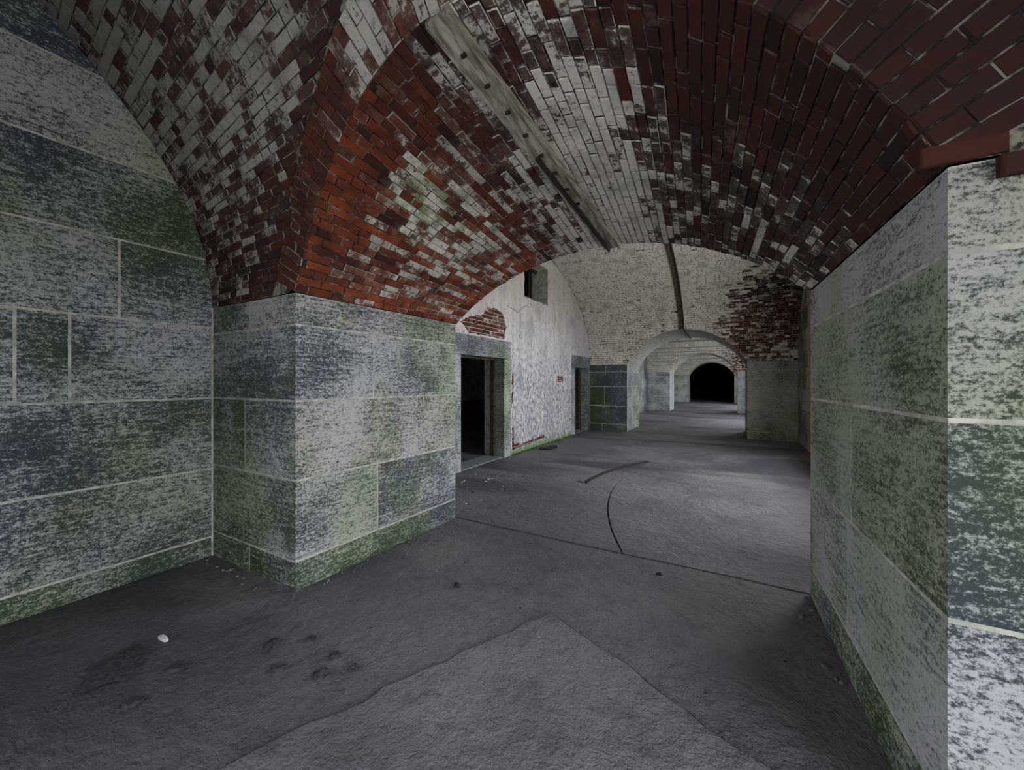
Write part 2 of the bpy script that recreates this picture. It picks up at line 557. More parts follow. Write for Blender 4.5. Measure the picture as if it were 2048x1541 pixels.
# voussoir ring on the vault face, joints continuing the passage courses
NC = 66
for i in range(NC):
    ta, tb = i / NC, (i + 1) / NC
    w = ring_w((ta + tb) / 2)
    seq = [0.]
    first = .195 if i % 2 else .098
    seq.append(min(first, w))
    while seq[-1] < w - .04:
        seq.append(min(w, seq[-1] + random.choice((.195, .19, .10))))
    for k in range(len(seq) - 1):
        ra, rb = seq[k] + (.000 if k == 0 else .003), seq[k + 1] - .003
        if rb - ra < .025:
            continue
        poly = []
        for t, rr in ((ta, ra), (tb, ra), (tb, rb), (ta, rb)):
            eps = (.0036 / A1N.len) * (1 if t == ta else -1)
            tt = t + eps
            x, q = arris_q(tt); n = outward(tt)
            poly.append((x + n[0] * rr, max(.001, q + n[1] * rr)))
        if area2(poly) < .0008 or poly[2][1] < .004 and poly[3][1] < .004:
            continue
        cx, cq = sum(p[0] for p in poly) / 4, sum(p[1] for p in poly) / 4
        tm = (ta + tb) / 2
        wash = .10 + .42 * sstep(.28, .40, tm) * sstep(.66, .52, tm) - .15 * sstep(.6, .7, tm)
        red = (.35 + .45 * random.random()) * (.5 if tm < .5 else .14)  # ring bricks darkened in colour, as shade beside the lit passage vault
        bk.add([V1.P(x, q) for x, q in poly], vnormal(V1, cx, cq), (random.random(), wash, red, -.35), random.uniform(.006, .010), .004)
bk.link(vault1, 300)
# corbelled bricks on top of the right pier
for x0 in (.66, .875):
    mb = MB()
    p = [Vector((x0, 1.66, 2.085)), Vector((x0 + .205, 1.66, 2.085)), Vector((x0 + .205, 1.66, 2.145)), Vector((x0, 1.66, 2.145))]
    vs, fs = brick_mesh(p, Vector((0, -1, 0)), .035, .006, .02)
    mb.mesh(vs, fs, (.2, .15, .15, 0))
    mb.build('brick', M_BRICK, vault1)

# ---- bricks of the passage vault
bk = Bricks()
def bp(t, v): return barrel_pt(A1N, A1F, V1, V2, t, v)
def wash_p(t, v):
    w = .30
    w += .30 * math.exp(-((t - .24) / .09) ** 2 - ((v - .48) / .22) ** 2)
    w -= .30 * sstep(.20, .04, v) * sstep(.5, .3, t)
    w -= .08 * sstep(.12, .0, t)
    w += .10 * sstep(.35, .45, t) * sstep(.1, .4, v)
    w += .42 * math.exp(-((t - .57) / .10) ** 2) * sstep(-.1, .45, v)
    w += .12 * math.exp(-((t - .56) / .14) ** 2) * sstep(.4, .9, v)
    w -= .28 * sstep(.62, .80, t)
    w -= .22 * sstep(.62, .75, t) * sstep(.45, .1, v)
    w += .24 * sstep(.66, .80, t) * sstep(.30, .6, v)
    w -= .10 * sstep(.93, 1, v) * sstep(.5, .3, t)
    return w
for i in range(NC):
    t0, t1 = i / NC, (i + 1) / NC
    L = (bp(t0, 1) - bp(t0, 0)).length
    e = .0036 / 3.9
    for lo, hi in row_cuts(0, L, .007, i):
        v0, v1 = lo / L, hi / L
        if lo < .02: v0 = 0
        pts = [bp(t0 + e, v0), bp(t0 + e, v1), bp(t1 - e, v1), bp(t1 - e, v0)]
        n = (pts[1] - pts[0]).cross(pts[3] - pts[0]).normalized()
        if n.dot(Vector((A1N.xc, 2.5, 1.2)) - pts[0]) < 0:
            n = -n
        tm, vm = (t0 + t1) / 2, (v0 + v1) / 2
        red = (.45 + .55 * random.random()) * (1 - .74 * sstep(.22, .48, tm) - .08 * sstep(.65, .85, tm))
        if random.random() < .10: red *= .3
        gr = math.exp(-((tm - .26) / .07) ** 2 - ((vm - .35) / .2) ** 2)
        if gr < .12: gr = -.30 * sstep(.50, .42, tm) - .22 * sstep(.62, .70, tm)
        bk.add(pts, n, (random.random(), wash_p(tm, vm), red, gr), random.uniform(.004, .010))
bk.link(barrel1, 300)

# ---- bricks of the white vault
bk = Bricks((1100, 470, 1635, 745))
AR2 = [(A2.xz(i / 120)[0], V2.s_of_z(A2.xz(i / 120)[1])) for i in range(121)]
ROW2 = .066
for r in range(int(6.6 / ROW2)):
    q0, q1 = r * ROW2 + .004, (r + 1) * ROW2 - .004
    for lo, hi in row_cuts(XW + .004, XF - .01, .010, r):
        cx, cq = (lo + hi) / 2, (q0 + q1) / 2
        if A2.xz(0)[0] < cx < A2.xz(1)[0]:
            if V2.s_of_z(A2.z(cx)) > cq + .06:
                continue
        poly = [(lo, q0), (hi, q0), (hi, q1), (lo, q1)]
        ib = min(range(121), key=lambda k: (AR2[k][0] - cx) ** 2 + (AR2[k][1] - cq) ** 2)
        if math.hypot(AR2[ib][0] - cx, AR2[ib][1] - cq) < .2:
            e0, e1 = AR2[max(0, ib - 2)], AR2[min(120, ib + 2)]
            l = math.hypot(e1[0] - e0[0], e1[1] - e0[1])
            poly = clip(poly, AR2[ib], (-(e1[1] - e0[1]) / l, (e1[0] - e0[0]) / l))
            if len(poly) < 3 or area2(poly) < .0006:
                continue
        pts = [V2.P(x, q) for x, q in poly]
        w = 1.12 - .85 * sstep(-.9, .7, cx + .35 * (1.8 - cq)) * sstep(3.6, 2.0, cq)
        w += .25 * sstep(.9, .2, cq) * sstep(.4, .9, cx)
        if random.random() < .06: w -= .4
        bk.add(pts, vnormal(V2, cx, cq), (random.random(), w, (.12 + .4 * random.random()) * sstep(2.3, 1.2, cq), .0), random.uniform(.002, .006), .003)
bk.link(vault2, 300)

# ------------------------------------------------------------------ stone piers
def stone(parent, x0, x1, y0, y1, z0, z1, wash=.5, green=.5, warm=0., fine=True, gap=.013, front=None, skew=0.):
    g = gap / 2
    x0, x1, y0, y1, z0, z1 = x0 + g, x1 - g, y0 + g, y1 - g, z0 + g, z1 - g
    bm = bmesh.new()
    bmesh.ops.create_cube(bm, size=1)
    for v in bm.verts:
        v.co = Vector((lerp(x0, x1, v.co.x + .5), lerp(y0, y1, v.co.y + .5), lerp(z0, z1, v.co.z + .5)))
    if fine:
        for ax in range(3):
            ed = [e for e in bm.edges if abs((e.verts[0].co - e.verts[1].co).normalized()[ax]) > .9]
            L = (x1 - x0, y1 - y0, z1 - z0)[ax]
            c = max(1, min(14, int(L / .09)))
            bmesh.ops.subdivide_edges(bm, edges=ed, cuts=c, use_grid_fill=True)
        off = Vector((random.uniform(0, 50), 0, 0))
        for v in bm.verts:
            out = Vector((0, 0, 0)); k = 0
            for a, (lo, hi) in enumerate(((x0, x1), (y0, y1), (z0, z1))):
                if abs(v.co[a] - lo) < 1e-5: out[a] -= 1; k += 1
                if abs(v.co[a] - hi) < 1e-5: out[a] += 1; k += 1
            nv = .002 + mnoise.noise(v.co * 6 + off) * .003 + mnoise.noise(v.co * 17 + off) * .002
            if k >= 2:
                v.co -= out * (.0015 + abs(mnoise.noise(v.co * 11 + off)) * .003)
            v.co += out * nv * (.2 if k > 1 else 1)
    else:
        bmesh.ops.bevel(bm, geom=bm.edges[:], offset=.008, segments=1, affect='EDGES')
    for v in bm.verts:
        v.co.x += skew * (v.co.y - PIERS[0][0])
    me = bpy.data.meshes.new('stone_block')
    bm.to_mesh(me); bm.free()
    at = me.attributes.new('bc', 'FLOAT_COLOR', 'FACE')
    c = (random.random(), wash, green, warm)
    cf = (c[0], *front) if front else c
    at.data.foreach_set('color', [q for pl in me.polygons for q in (cf if pl.normal.y < -.7 else c)])
    me.materials.append(M_GRAN)
    o = bpy.data.objects.new('stone_block', me)
    COL.objects.link(o); o.parent = parent
    return o

def core(name, x0, x1, y0, y1, z0, z1, inset=.010, skew=0., **kw):
    mb = MB()
    mb.box(x0 + inset, x1 - inset, y0 + inset, y1 - inset, z0, z1 - .004)
    mb.v = [(x + skew * (y - PIERS[0][0]), y, z) for x, y, z in mb.v]
    return mb.build(name, M_JOINT, kind='structure', **kw)

# first pier, left of the passage
y0, y1 = PIERS[0]
p = core('wall_pier', XW - .1, PIER_L, y0, y1, -.04, 2.15, skew=SKEW_L, label='green and grey granite pier left of the first arch, nearest on the left', cat='pier')
Z = [-.03, .20, .786, 1.364, 1.918, 2.15]
stone(p, XW, -3.36, y0, y1, Z[0], Z[1], .35, .75, skew=SKEW_L); stone(p, -3.36, PIER_L, y0, y1, Z[0], Z[1], .42, .85, skew=SKEW_L)
stone(p, XW, PIER_L, y0, 2.383, Z[1], Z[2], .62, .60, front=(.45, .72, 0.), skew=SKEW_L); stone(p, XW, PIER_L, 2.383, y1, Z[1], Z[2], .56, .50, skew=SKEW_L)
stone(p, XW, -3.43, y0, y1, Z[2], Z[3], .40, .70, skew=SKEW_L); stone(p, -3.43, PIER_L, y0, y1, Z[2], Z[3], .62, .55, .45, front=(.55, .5, 0.), skew=SKEW_L)
stone(p, XW, PIER_L, y0, 2.34, Z[3], Z[4], .64, .30, front=(.50, .6, 0.), skew=SKEW_L); stone(p, XW, PIER_L, 2.34, y1, Z[3], Z[4], .60, .35, skew=SKEW_L)
stone(p, XW, -3.36, y0, y1, Z[4], Z[5], .40, .70, skew=SKEW_L); stone(p, -3.36, PIER_L, y0, y1, Z[4], Z[5], .72, .55, .3, skew=SKEW_L)
# first pier, right
p = core('wall_pier', PIER_R, XF + .3, y0, y1, -.04, 2.15, skew=SKEW_R, label='mossy granite pier at the right edge, closest to the viewer', cat='pier')
Z = [-.03, .20, .785, 1.385, 1.887, 2.15]
stone(p, PIER_R, 1.15, y0, y1, Z[0], Z[1], .45, .85, front=(.62,.3,0.), skew=SKEW_R); stone(p, 1.15, XF + .3, y0, y1, Z[0], Z[1], skew=SKEW_R)
stone(p, PIER_R, 1.35, y0, 2.62, Z[1], Z[2], .86, .42, front=(.62,.12,.1), skew=SKEW_R); stone(p, PIER_R, 1.35, 2.62, y1, Z[1], Z[2], .80, .62, front=(.62,.12,.1), skew=SKEW_R); stone(p, 1.35, XF + .3, y0, y1, Z[1], Z[2], skew=SKEW_R)
stone(p, PIER_R, 1.2, y0, 2.56, Z[2], Z[3], .80, .80, front=(.45,.12,0.), skew=SKEW_R); stone(p, PIER_R, 1.2, 2.56, y1, Z[2], Z[3], .80, .78, front=(.45,.12,0.), skew=SKEW_R); stone(p, 1.2, XF + .3, y0, y1, Z[2], Z[3], skew=SKEW_R)
stone(p, PIER_R, 1.4, y0, y1, Z[3], Z[4], .76, .70, front=(.62,.25,.25), skew=SKEW_R); stone(p, 1.4, XF + .3, y0, y1, Z[3], Z[4], skew=SKEW_R)
stone(p, PIER_R, 1.1, y0, y1, Z[4], Z[5], .92, .30, front=(.62,.5,.5), skew=SKEW_R); stone(p, 1.1, XF + .3, y0, y1, Z[4], Z[5], skew=SKEW_R)

def far_pier(side, i, xa, xb, label, wash, green, front=None):
    ya, yb = PIERS[i]
    p = core('wall_pier', xa, xb, ya, yb, -.04, 2.05, label=label, cat='pier')
    Z = [-.03, .20, .76, 1.36, 1.82, 2.05]
    for k in range(5):
        w, gr = wash + random.uniform(-.1, .1), green + random.uniform(-.15, .15)
        if k % 2 == 0:
            m = lerp(xa, xb, .36 if side < 0 else .62) + random.uniform(-.1, .1)
            for a, b in ((xa, m), (m, xb)):
                stone(p, a, b, ya, yb, Z[k], Z[k + 1], w, gr, 0, i == 1, front=front)
        else:
            m = lerp(ya, yb, .5)
            for a, b in ((ya, m), (m, yb)):
                stone(p, xa, xb, a, b, Z[k], Z[k + 1], w, gr, 0, i == 1, front=front)
far_pier(-1, 1, XW, -2.78, 'dark green granite pier left of the second arch, beside the far door', .75, .55, (.12, .62, 0.))  # front darkened and side paled in the colour, as shade and light
far_pier(1, 1, .34, XF + .3, 'stained granite pier right of the second arch', .60, .50, (.85, .42, 0.))
far_pier(-1, 2, XW, -2.84, 'pale speckled granite pier left of the third arch', .95, .25, (.66, .3, 0.))
far_pier(1, 2, .22, XF + .3, 'white pier right of the third arch', .95, .10)
far_pier(-1, 3, XW, -2.86, 'distant pale pier left of the black opening', .75, .4)
far_pier(1, 3, .12, XF + .3, 'distant pale pier right of the black opening', .85, .2)

# ------------------------------------------------------------------ walls
def holed_wall(name, x_in, thick, outer, holes, mat, rim=True, **kw):
    """wall in the YZ plane with holes; inner face at x_in, body running to x_in+thick"""
    pts, edges, faces = [], [], []
    loops = [outer] + holes
    for lp in loops:
        i = len(pts)
        pts += [Vector(p) for p in lp]
        edges += [(i + k, i + (k + 1) % len(lp)) for k in range(len(lp))]
    v, e, f, *_ = delaunay_2d_cdt(pts, edges, [], 1, 1e-5)
    def inside(p, lp):
        c = False
        for k in range(len(lp)):
            a, b = lp[k], lp[(k + 1) % len(lp)]
            if (a[1] > p[1]) != (b[1] > p[1]) and p[0] < (b[0] - a[0]) * (p[1] - a[1]) / (b[1] - a[1]) + a[0]:
                c = not c
        return c
    mb = MB()
    for t in f:
        c = sum((v[k] for k in t), Vector((0, 0))) / len(t)
        if not inside(c, outer) or any(inside(c, h) for h in holes):
            continue
        mb.face([(x_in, v[k].x, v[k].y) for k in t])
        mb.face([(x_in + thick, v[k].x, v[k].y) for k in reversed(t)])
    for lp in loops:
        for k in range(len(lp)):
            a, b = lp[k], lp[(k + 1) % len(lp)]
            mb.face([(x_in, *a), (x_in, *b), (x_in + thick, *b), (x_in + thick, *a)])
    return mb.build(name, mat, kind='structure', **kw)

def rect(ya, yb, za, zb):
    return [(ya, za), (yb, za), (yb, zb), (ya, zb)]

# rear wall of the nearest casemate: granite courses
wl = holed_wall('wall_left', XW - .010, -.34, rect(BACK - .3, y0 + 1.9, -.04, 5.2), [rect(FILL_DOORWAY[0], FILL_DOORWAY[1], -.045 + .01, FILL_DOORWAY[2])], M_JOINT, label='tall granite block wall at left under the curve of the vault', cat='wall')  # hole cut for the added light opening
ZL = [-.03, .15, .745, 1.36, 1.975, 2.56, 3.13, 3.70, 4.30, 5.1]
CUT = [[.2, -1.3], [-.05, -1.6], [.25, -1.2], [.814, .579, -.7], [1.063, -.4], [.1, -1.3], [.35, -.9], [-.2], [-1.]]
GREEN = [.8, .55, .55, .45, .42, .6, .75, .9, .9]
WASH = [.40, .62, .46, .62, .48, .58, .85, .42, .4]
for k in range(9):
    ys = [1.655] + CUT[k]
    while ys[-1] > -5.5: ys.append(ys[-1] - 1.45)
    ys.append(BACK)
    for a, b in zip(ys, ys[1:]):
        if V1.s_of_z(min(5, ZL[k])) and ZL[k] > 2.2 and b > V1.y_hi(min(ZL[k], 5.0)) :
            continue
        if ZL[k] < FILL_DOORWAY[2] and a > FILL_DOORWAY[0] and b < FILL_DOORWAY[1]:
            if a > FILL_DOORWAY[1] + .05: b = FILL_DOORWAY[1]
            elif b < FILL_DOORWAY[0] - .05: a = FILL_DOORWAY[0]
            else: continue
        stone(wl, XW - .3, XW, b, a, ZL[k], ZL[k + 1], WASH[k], GREEN[k], .35 if k == 6 else 0, b > -1.8)

def ragged(pts, step=.05, amp=.014):
    out = []
    for i in range(len(pts)):
        a, b = Vector(pts[i]), Vector(pts[(i + 1) % len(pts)])
        n = max(1, int((b - a).length / step))
        d = (b - a).normalized()
        for k in range(n):
            q = a.lerp(b, k / n) + Vector((-d.y, d.x)) * random.uniform(-amp, amp)
            out.append((q.x, q.y))
    return out

# plastered wall with two doors and a vent hole: brick body behind, plaster coat in front
D1, D2 = (5.22, 6.63), (10.62, 11.72)
WIN = (7.5, 8.75, 3.38, 4.28)
YA, YB = PIERS[0][1] - .1, PIERS[1][0] + .3
PEEL = [[(5.45, 2.36), (6.62, 2.36), (6.72, 2.60), (6.60, 2.84), (6.35, 2.93), (6.05, 2.90), (5.85, 2.72), (5.5, 2.66), (5.2, 2.52)],
        rect(9.35, 9.72, 1.50, 1.66),
        [(6.93, 1.05), (7.0, 1.07), (7.01, 1.62), (6.95, 1.66)],
        [(6.95, .10), (8.6, .16), (8.5, .24), (7.6, .19), (7.05, .21), (7.03, .55), (6.95, .56)]]
holes_body = [rect(D1[0] - .10, D1[1] + .10, -.04, 2.06), rect(D2[0] - .10, D2[1] + .10, -.04, 2.02), rect(*WIN)]
wb = holed_wall('wall_left_brick_body', XW - .03, -.50, rect(YA, YB, -.05, 5.2), holes_body, M_JOINT,
                label='brick core showing where plaster has fallen from the doorway wall', cat='wall')
holes_pl = [rect(D1[0] - .32, D1[1] + .28, -.04, 2.32), rect(D2[0] - .26, 11.99, -.04, 2.28), ragged(rect(*WIN), .12, .02)] + [ragged(q, .045, .016) for q in PEEL]
holed_wall('wall_left_plaster', XW, -.03, rect(YA, YB, .0, 5.2), holes_pl, M_PLAST,
           label='flaking white plastered wall with two dark doorways and a vent hole', cat='wall')
for q in PEEL:
    ys = [a for a, b in q]; zs = [b for a, b in q]
    z, r = min(zs) - .03, 0
    while z < max(zs) + .02:
        y = min(ys) - .1 - (.11 if r % 2 else 0)
        while y < max(ys) + .1:
            l = random.choice((.21, .21, .105))
            vs, fs = brick_mesh([Vector((XW - .03, y, z)), Vector((XW - .03, y + l - .012, z)), Vector((XW - .03, y + l - .012, z + .06)), Vector((XW - .03, y, z + .06))],
                                Vector((1, 0, 0)), .012, .004)
            # leave the door and vent openings free
            if not any(h[0][0] - .2 < y + l / 2 < h[2][0] + .2 and z < h[2][1] + .02 and z > h[0][1] - .05 for h in holes_body):
                mb = MB(); mb.mesh(vs, fs, (random.random(), .24, .22 + .3 * random.random(), -.2)); mb.build('brick', M_BRICK, wb)
            y += l
        z += .072; r += 1

def doorway(n, ya, yb, top, jl, jr, lt, label):
    d = empty('door_%d' % n, (XW, (ya + yb) / 2, 0), kind='structure', label=label, cat='doorway')
    def part(nm, mat, *b):
        mb = MB(); mb.box(*b, (random.random(), .60, .25, 0))
        o = mb.build(nm, mat, d); o.matrix_parent_inverse = d.matrix_world.inverted()
        bv = o.modifiers.new('bevel', 'BEVEL'); bv.width = .008; bv.segments = 2
        return o
    d.matrix_world  # location only
    bpy.context.view_layer.update()
    part('lintel', M_GRAN, XW - .21, XW + .008, ya - jl, yb + jr, top, top + lt)
    part('jamb', M_GRAN, XW - .21, XW + .006, ya - jl, ya, -.03, top)
    part('jamb', M_GRAN, XW - .21, XW + .006, yb, yb + jr, -.03, top)
    part('threshold', M_FRAME, XW - .45, XW - .02, ya + .01, yb - .01, -.04, .012)
    part('frame_post', M_DWOOD, XW - .29, XW - .212, yb - .03, yb + .07, .0, top + .02)
    part('frame_post', M_DWOOD, XW - .29, XW - .212, ya - .07, ya + .03, .0, top + .02)
    part('frame_head', M_DWOOD, XW - .29, XW - .212, ya + .03, yb - .03, top - .03, top + .07)
    return d
doorway(1, D1[0], D1[1], 1.97, .30, .27, .34, 'large granite framed doorway just past the first pier, dark inside')
doorway(2, D2[0], D2[1], 1.93, .25, .26, .34, 'smaller looking granite framed doorway in the far corner, dark inside')
w = empty('window_1', (XW, 8.1, 3.4), kind='structure', label='square vent hole high in the plastered wall, dark inside', cat='window')
bpy.context.view_layer.update()
for nm, mat, b in (('sill', M_RUB, (XW - .5, XW - .02, WIN[0] + .01, WIN[1] - .01, WIN[2] + .001, WIN[2] + .03)),
                   ('frame_bar', M_IRON, (XW - .34, XW - .29, 8.40, 8.46, WIN[2] + .03, WIN[3] - .002)),
                   ('frame_bar', M_IRON, (XW - .35, XW - .29, WIN[0] + .02, WIN[1] - .02, WIN[3] - .07, WIN[3] - .01))):
    mb = MB(); mb.box(*b); o = mb.build(nm, mat, w); o.matrix_parent_inverse = w.matrix_world.inverted()

# dark rooms behind the doors
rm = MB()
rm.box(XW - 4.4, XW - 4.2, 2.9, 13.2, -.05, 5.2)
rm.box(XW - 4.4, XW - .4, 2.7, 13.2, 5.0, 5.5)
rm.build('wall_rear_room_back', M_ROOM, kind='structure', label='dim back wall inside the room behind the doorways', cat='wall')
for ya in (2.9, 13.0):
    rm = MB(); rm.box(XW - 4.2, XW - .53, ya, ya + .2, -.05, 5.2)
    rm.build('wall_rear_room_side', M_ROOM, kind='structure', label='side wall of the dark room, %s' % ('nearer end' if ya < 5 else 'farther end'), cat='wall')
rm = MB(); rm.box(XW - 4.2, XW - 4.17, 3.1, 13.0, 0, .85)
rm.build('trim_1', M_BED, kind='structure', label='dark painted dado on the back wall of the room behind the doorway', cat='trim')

# rear walls of farther casemates, back and end walls
for i, (a, b) in enumerate(((PIERS[1][1], PIERS[2][0]), (PIERS[2][1], PIERS[3][0]), (PIERS[3][1], 41.))):
    mb = MB(); mb.box(XW - .4, XW, a - .3 if i else a - .3, b + .3, -.05, 5.2, (.5, .5, .5, 0))
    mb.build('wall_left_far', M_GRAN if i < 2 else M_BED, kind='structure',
             label=('dark mossy wall seen through the second arch', 'distant rear wall seen through the third arch', 'unlit wall inside the black opening')[i], cat='wall')  # last wall gets the near-black material as painted darkness
mb = MB(); mb.box(XW - .4, XF + .8, 41, 41.4, -.05, 5.2); mb.build('wall_end', M_BED, kind='structure', label='end wall in darkness beyond the farthest arch', cat='wall')  # darkness of the end wall is put into its near-black colour
mb = MB(); mb.box(XW - .4, XF + .8, BACK - .4, BACK - .02, -.05, 5.2, (.5, .5, .5, 0)); mb.build('wall_back', M_GRAN, kind='structure', label='granite pier wall behind the viewer', cat='wall')

# front wall with arched gun embrasures
def arch_hole(ya, yb, z, sill):
    pts = [(ya, sill), (yb, sill)]
    r = (yb - ya) / 2
    rise = .5
    R = (r * r + rise * rise) / (2 * rise)
    al = math.asin(r / R)
    for i in range(17):
        a = al - 2 * al * i / 16
        pts.append(((ya + yb) / 2 + R * math.sin(a), z - R + R * math.cos(a)))
    return pts
bounds = [(BACK - .3, 2.6), (2.6, 12.9), (12.9, 22.6), (22.6, 32.6), (32.6, 41.2)]
names = ['beside the viewer', 'of the white vaulted casemate', 'of the third casemate', 'of the fourth casemate', 'of the last dark casemate']
for i, (a, b) in enumerate(bounds):
    hs = [arch_hole(*OPENINGS[i], SILL[i])] if i < 4 else []
    holed_wall('wall_front', XF, .8, rect(a, b, -.05, 5.2), hs, M_WARM if i == 1 else M_PLAST, label='front wall with an arched gun opening ' + names[i] if i < 4 else 'closed front wall of the last dark casemate', cat='wall')

fw = [o for o in COL.objects if o.name.startswith('wall_front')][1]
zz, r = 0., 0
while zz < 3.6:
    hgt = (.46, .38, .52)[r % 3]
    m = 10.55 + (.22 if r % 2 else 0)
    for a, b, mt in ((9.0, m, M_WARM), (m, 11.96, M_GRAN)):
        o = stone(fw, XF - .025, XF + .2, a, b, zz, zz + hgt, .5, .6, .3)
        o.data.materials[0] = mt
    zz += hgt; r += 1
def crack(pts):
    pts = wiggle(pts, .06, .012)
    mb = MB()
    for a, b in zip(pts, pts[1:]):
        d = (b - a).normalized(); n = Vector((-d.y, d.x)) * random.uniform(.003, .006)
        mb.face([(XW + .0015, *(a - n)), (XW + .0015, *(b - n)), (XW + .0015, *(b + n)), (XW + .0015, *(a + n))])
    mb.build('crack', M_BED, bpy.data.objects['wall_left_plaster'])
# ------------------------------------------------------------------ floor
fl = MB(); fl.box(XW - .4, XF + .8, BACK - .4, 41.4, -.3, -.03); fl.box(XW - 4.3, XW - .4, 2.7, 13.2, -.3, -.03)
fl = fl.build('floor', M_BED, kind='structure', label='grey worn concrete floor of slabs running down the corridor', cat='floor')
gr = MB(); gr.box(XF + .8, 60, -40, 70, -.4, -.08)
gr.box(-60, XW - 4.6, -40, 70, -.4, -.08); gr.box(XW - 4.6, XW - .36, -40, 2.6, -.4, -.08)
gr.build('ground_outside', M_GROUND, kind='structure', label='pale gravel parade ground outside the openings', cat='ground')

def wiggle(pts, step=.12, amp=.02):
    out = [Vector(pts[0])]
    for a, b in zip(pts, pts[1:]):
        a, b = Vector(a), Vector(b)
        n = max(1, int((b - a).length / step)); d = (b - a).normalized()
        for k in range(1, n + 1):
            q = a.lerp(b, k / n)
            if k < n: q += Vector((-d.y, d.x)) * random.uniform(-amp, amp)
            out.append(q)
    return out
for cp in ([(8.42, 3.37), (8.46, 3.1), (8.62, 2.86)], [(6.75, 3.05), (7.2, 2.98), (7.6, 3.2), (8.0, 3.28)], [(7.35, 3.0), (7.3, 2.6), (7.45, 2.2)], [(9.0, 3.6), (9.2, 3.2), (9.15, 2.9)]):
    crack(cp)
CRK = wiggle([(-3.2, -2.6), (-2.6, -1.2), (-1.74, .735), (-1.4, 1.55), (-1.03, 2.32)], .1, .022) + wiggle([(-1.03, 2.32), (-.56, 2.13), (0, 1.85), (PIER_R, 1.66)], .1, .012)[1:]
Y12 = PIERS[0][1]
JNT = wiggle([(PIER_L - 1.25, Y12 + .01), (-.84, Y12)], .3, .006) + wiggle([(-.84, Y12), (XF + .8, Y12 + .02)], .2, .008)[1:]
ARC = []
cxx, cyy, RR = 4.1, 6.1, 5.6
a0 = math.atan2(Y12 - cyy, -.84 - cxx); a1 = math.atan2(10.9 - cyy, XF + .8 - cxx)
a0 = a0 % (2 * math.pi); a1 = a1 % (2 * math.pi)
for k in range(41):
    a = lerp(a0, a1, k / 40)
    ARC.append(Vector((cxx + RR * math.cos(a), cyy + RR * math.sin(a))))
ARC[0] = Vector((-.84, Y12))
JN_L = [p for p in JNT if p.x <= -.84 + 1e-6]; JN_R = [p for p in JNT if p.x >= -.84 - 1e-6]
XL = XW - 4.1
Y2 = PIERS[1][0]
J2 = wiggle([(XL, Y2), (XF + .8, Y2)], .3, .006)
J2b = wiggle([(XL, 22.0), (XF + .8, 22.0)], .5, .006)
SL = [
    (CRK + [Vector((XF + .8, 1.66)), Vector((XF + .8, BACK)), Vector((-3.2, BACK))], -.002, .18),
    (list(reversed(CRK)) + [Vector((-3.2, BACK)), Vector((XW, BACK)), Vector((XW, Y12 + .01))] + JNT[1:] + [Vector((XF + .8, 1.66))], -.014, .45),
    (JN_L + ARC[1:] + [Vector((XF + .8, Y2))] + list(reversed(J2))[1:] + [Vector((XL, Y12 - .3)), Vector((XW, Y12 - .3))], -.006, .42),
    (list(reversed(ARC)) + JN_R[1:], -.010, .38),
    (J2 + list(reversed(J2b)), -.005, .45),
    (J2b + [Vector((XF + .8, 41)), Vector((XL, 41))], -.005, .3)]
for pts, zt, rv in SL:
    n = len(pts)
    ar = sum(pts[i].x * pts[(i + 1) % n].y - pts[(i + 1) % n].x * pts[i].y for i in range(n))
    sg = 1 if ar > 0 else -1
    ins = []
    for i in range(n):
        d1 = (pts[i] - pts[i - 1]).normalized(); d2 = (pts[(i + 1) % n] - pts[i]).normalized()
        nn = Vector((-(d1.y + d2.y), d1.x + d2.x))
        nn = nn.normalized() if nn.length > .2 else Vector((0, 0))
        ins.append(pts[i] + nn * sg * .0085)
    v, e, f, *_ = delaunay_2d_cdt(ins, [(i, (i + 1) % n) for i in range(n)], [], 1, 1e-5)
    mb = MB(); c = (rv, .5, .5, 0)
    for t in f: mb.face([(v[k].x, v[k].y, zt) for k in t], c)
    for i in range(n):
        a, b = ins[i], ins[(i + 1) % n]
        mb.face([(a.x, a.y, zt), (b.x, b.y, zt), (b.x, b.y, -.05), (a.x, a.y, -.05)], c)
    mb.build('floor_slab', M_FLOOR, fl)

# ------------------------------------------------------------------ battens on the vault crowns
def strip(name, mat, path, width, thick, parent):
    """flat board following a path of (point, normal, side) tuples"""
    mb = MB(); vs, fs = [], []
    for p, n, sd in path:
        for a, b in ((-1, -.003), (1, -.003), (1, thick), (-1, thick)):
            vs.append(p + sd * a * width / 2 + n * b)
    for i in range(len(path) - 1):
        for k in range(4):
            q = (k + 1) % 4
            fs.append((i * 4 + k, i * 4 + q, i * 4 + 4 + q, i * 4 + 4 + k))
    fs += [(0, 1, 2, 3), tuple(len(vs) - 4 + k for k in (3, 2, 1, 0))]
    mb.mesh(vs, fs)
    return mb.build(name, mat, parent)

def shift(path, d, up=0):
    return [(p + sd * d + n * up, n, sd) for p, n, sd in path]
DOWN = Vector((0, 0, -1))
pa, pb = Vector((-1.17, 1.36, 0)), Vector((-.97, 3.62, 0))
path = []
for k in range(13):
    v = k / 12
    x = lerp(pa.x, pb.x, v)
    t = .5 + math.asin((x - lerp(A1N.xc, A1F.xc, v)) / lerp(A1N.R, A1F.R, v)) / (2 * lerp(A1N.al, A1F.al, v))
    q = bp(t, v)
    path.append((q + Vector((0, 0, -.008)), DOWN, Vector((1, -.09, 0)).normalized()))
bt = empty('ceiling_batten', path[0][0], label='weathered timber batten with black conduit along the crown of the near passage vault', cat='batten')
bpy.context.view_layer.update()
def own(o, e):
    o.matrix_parent_inverse = e.matrix_world.inverted()
own(strip('board', M_WOOD, path, .13, .022, bt), bt)
own(strip('edge_lip', M_WOOD, shift(path, .068), .016, .040, bt), bt)
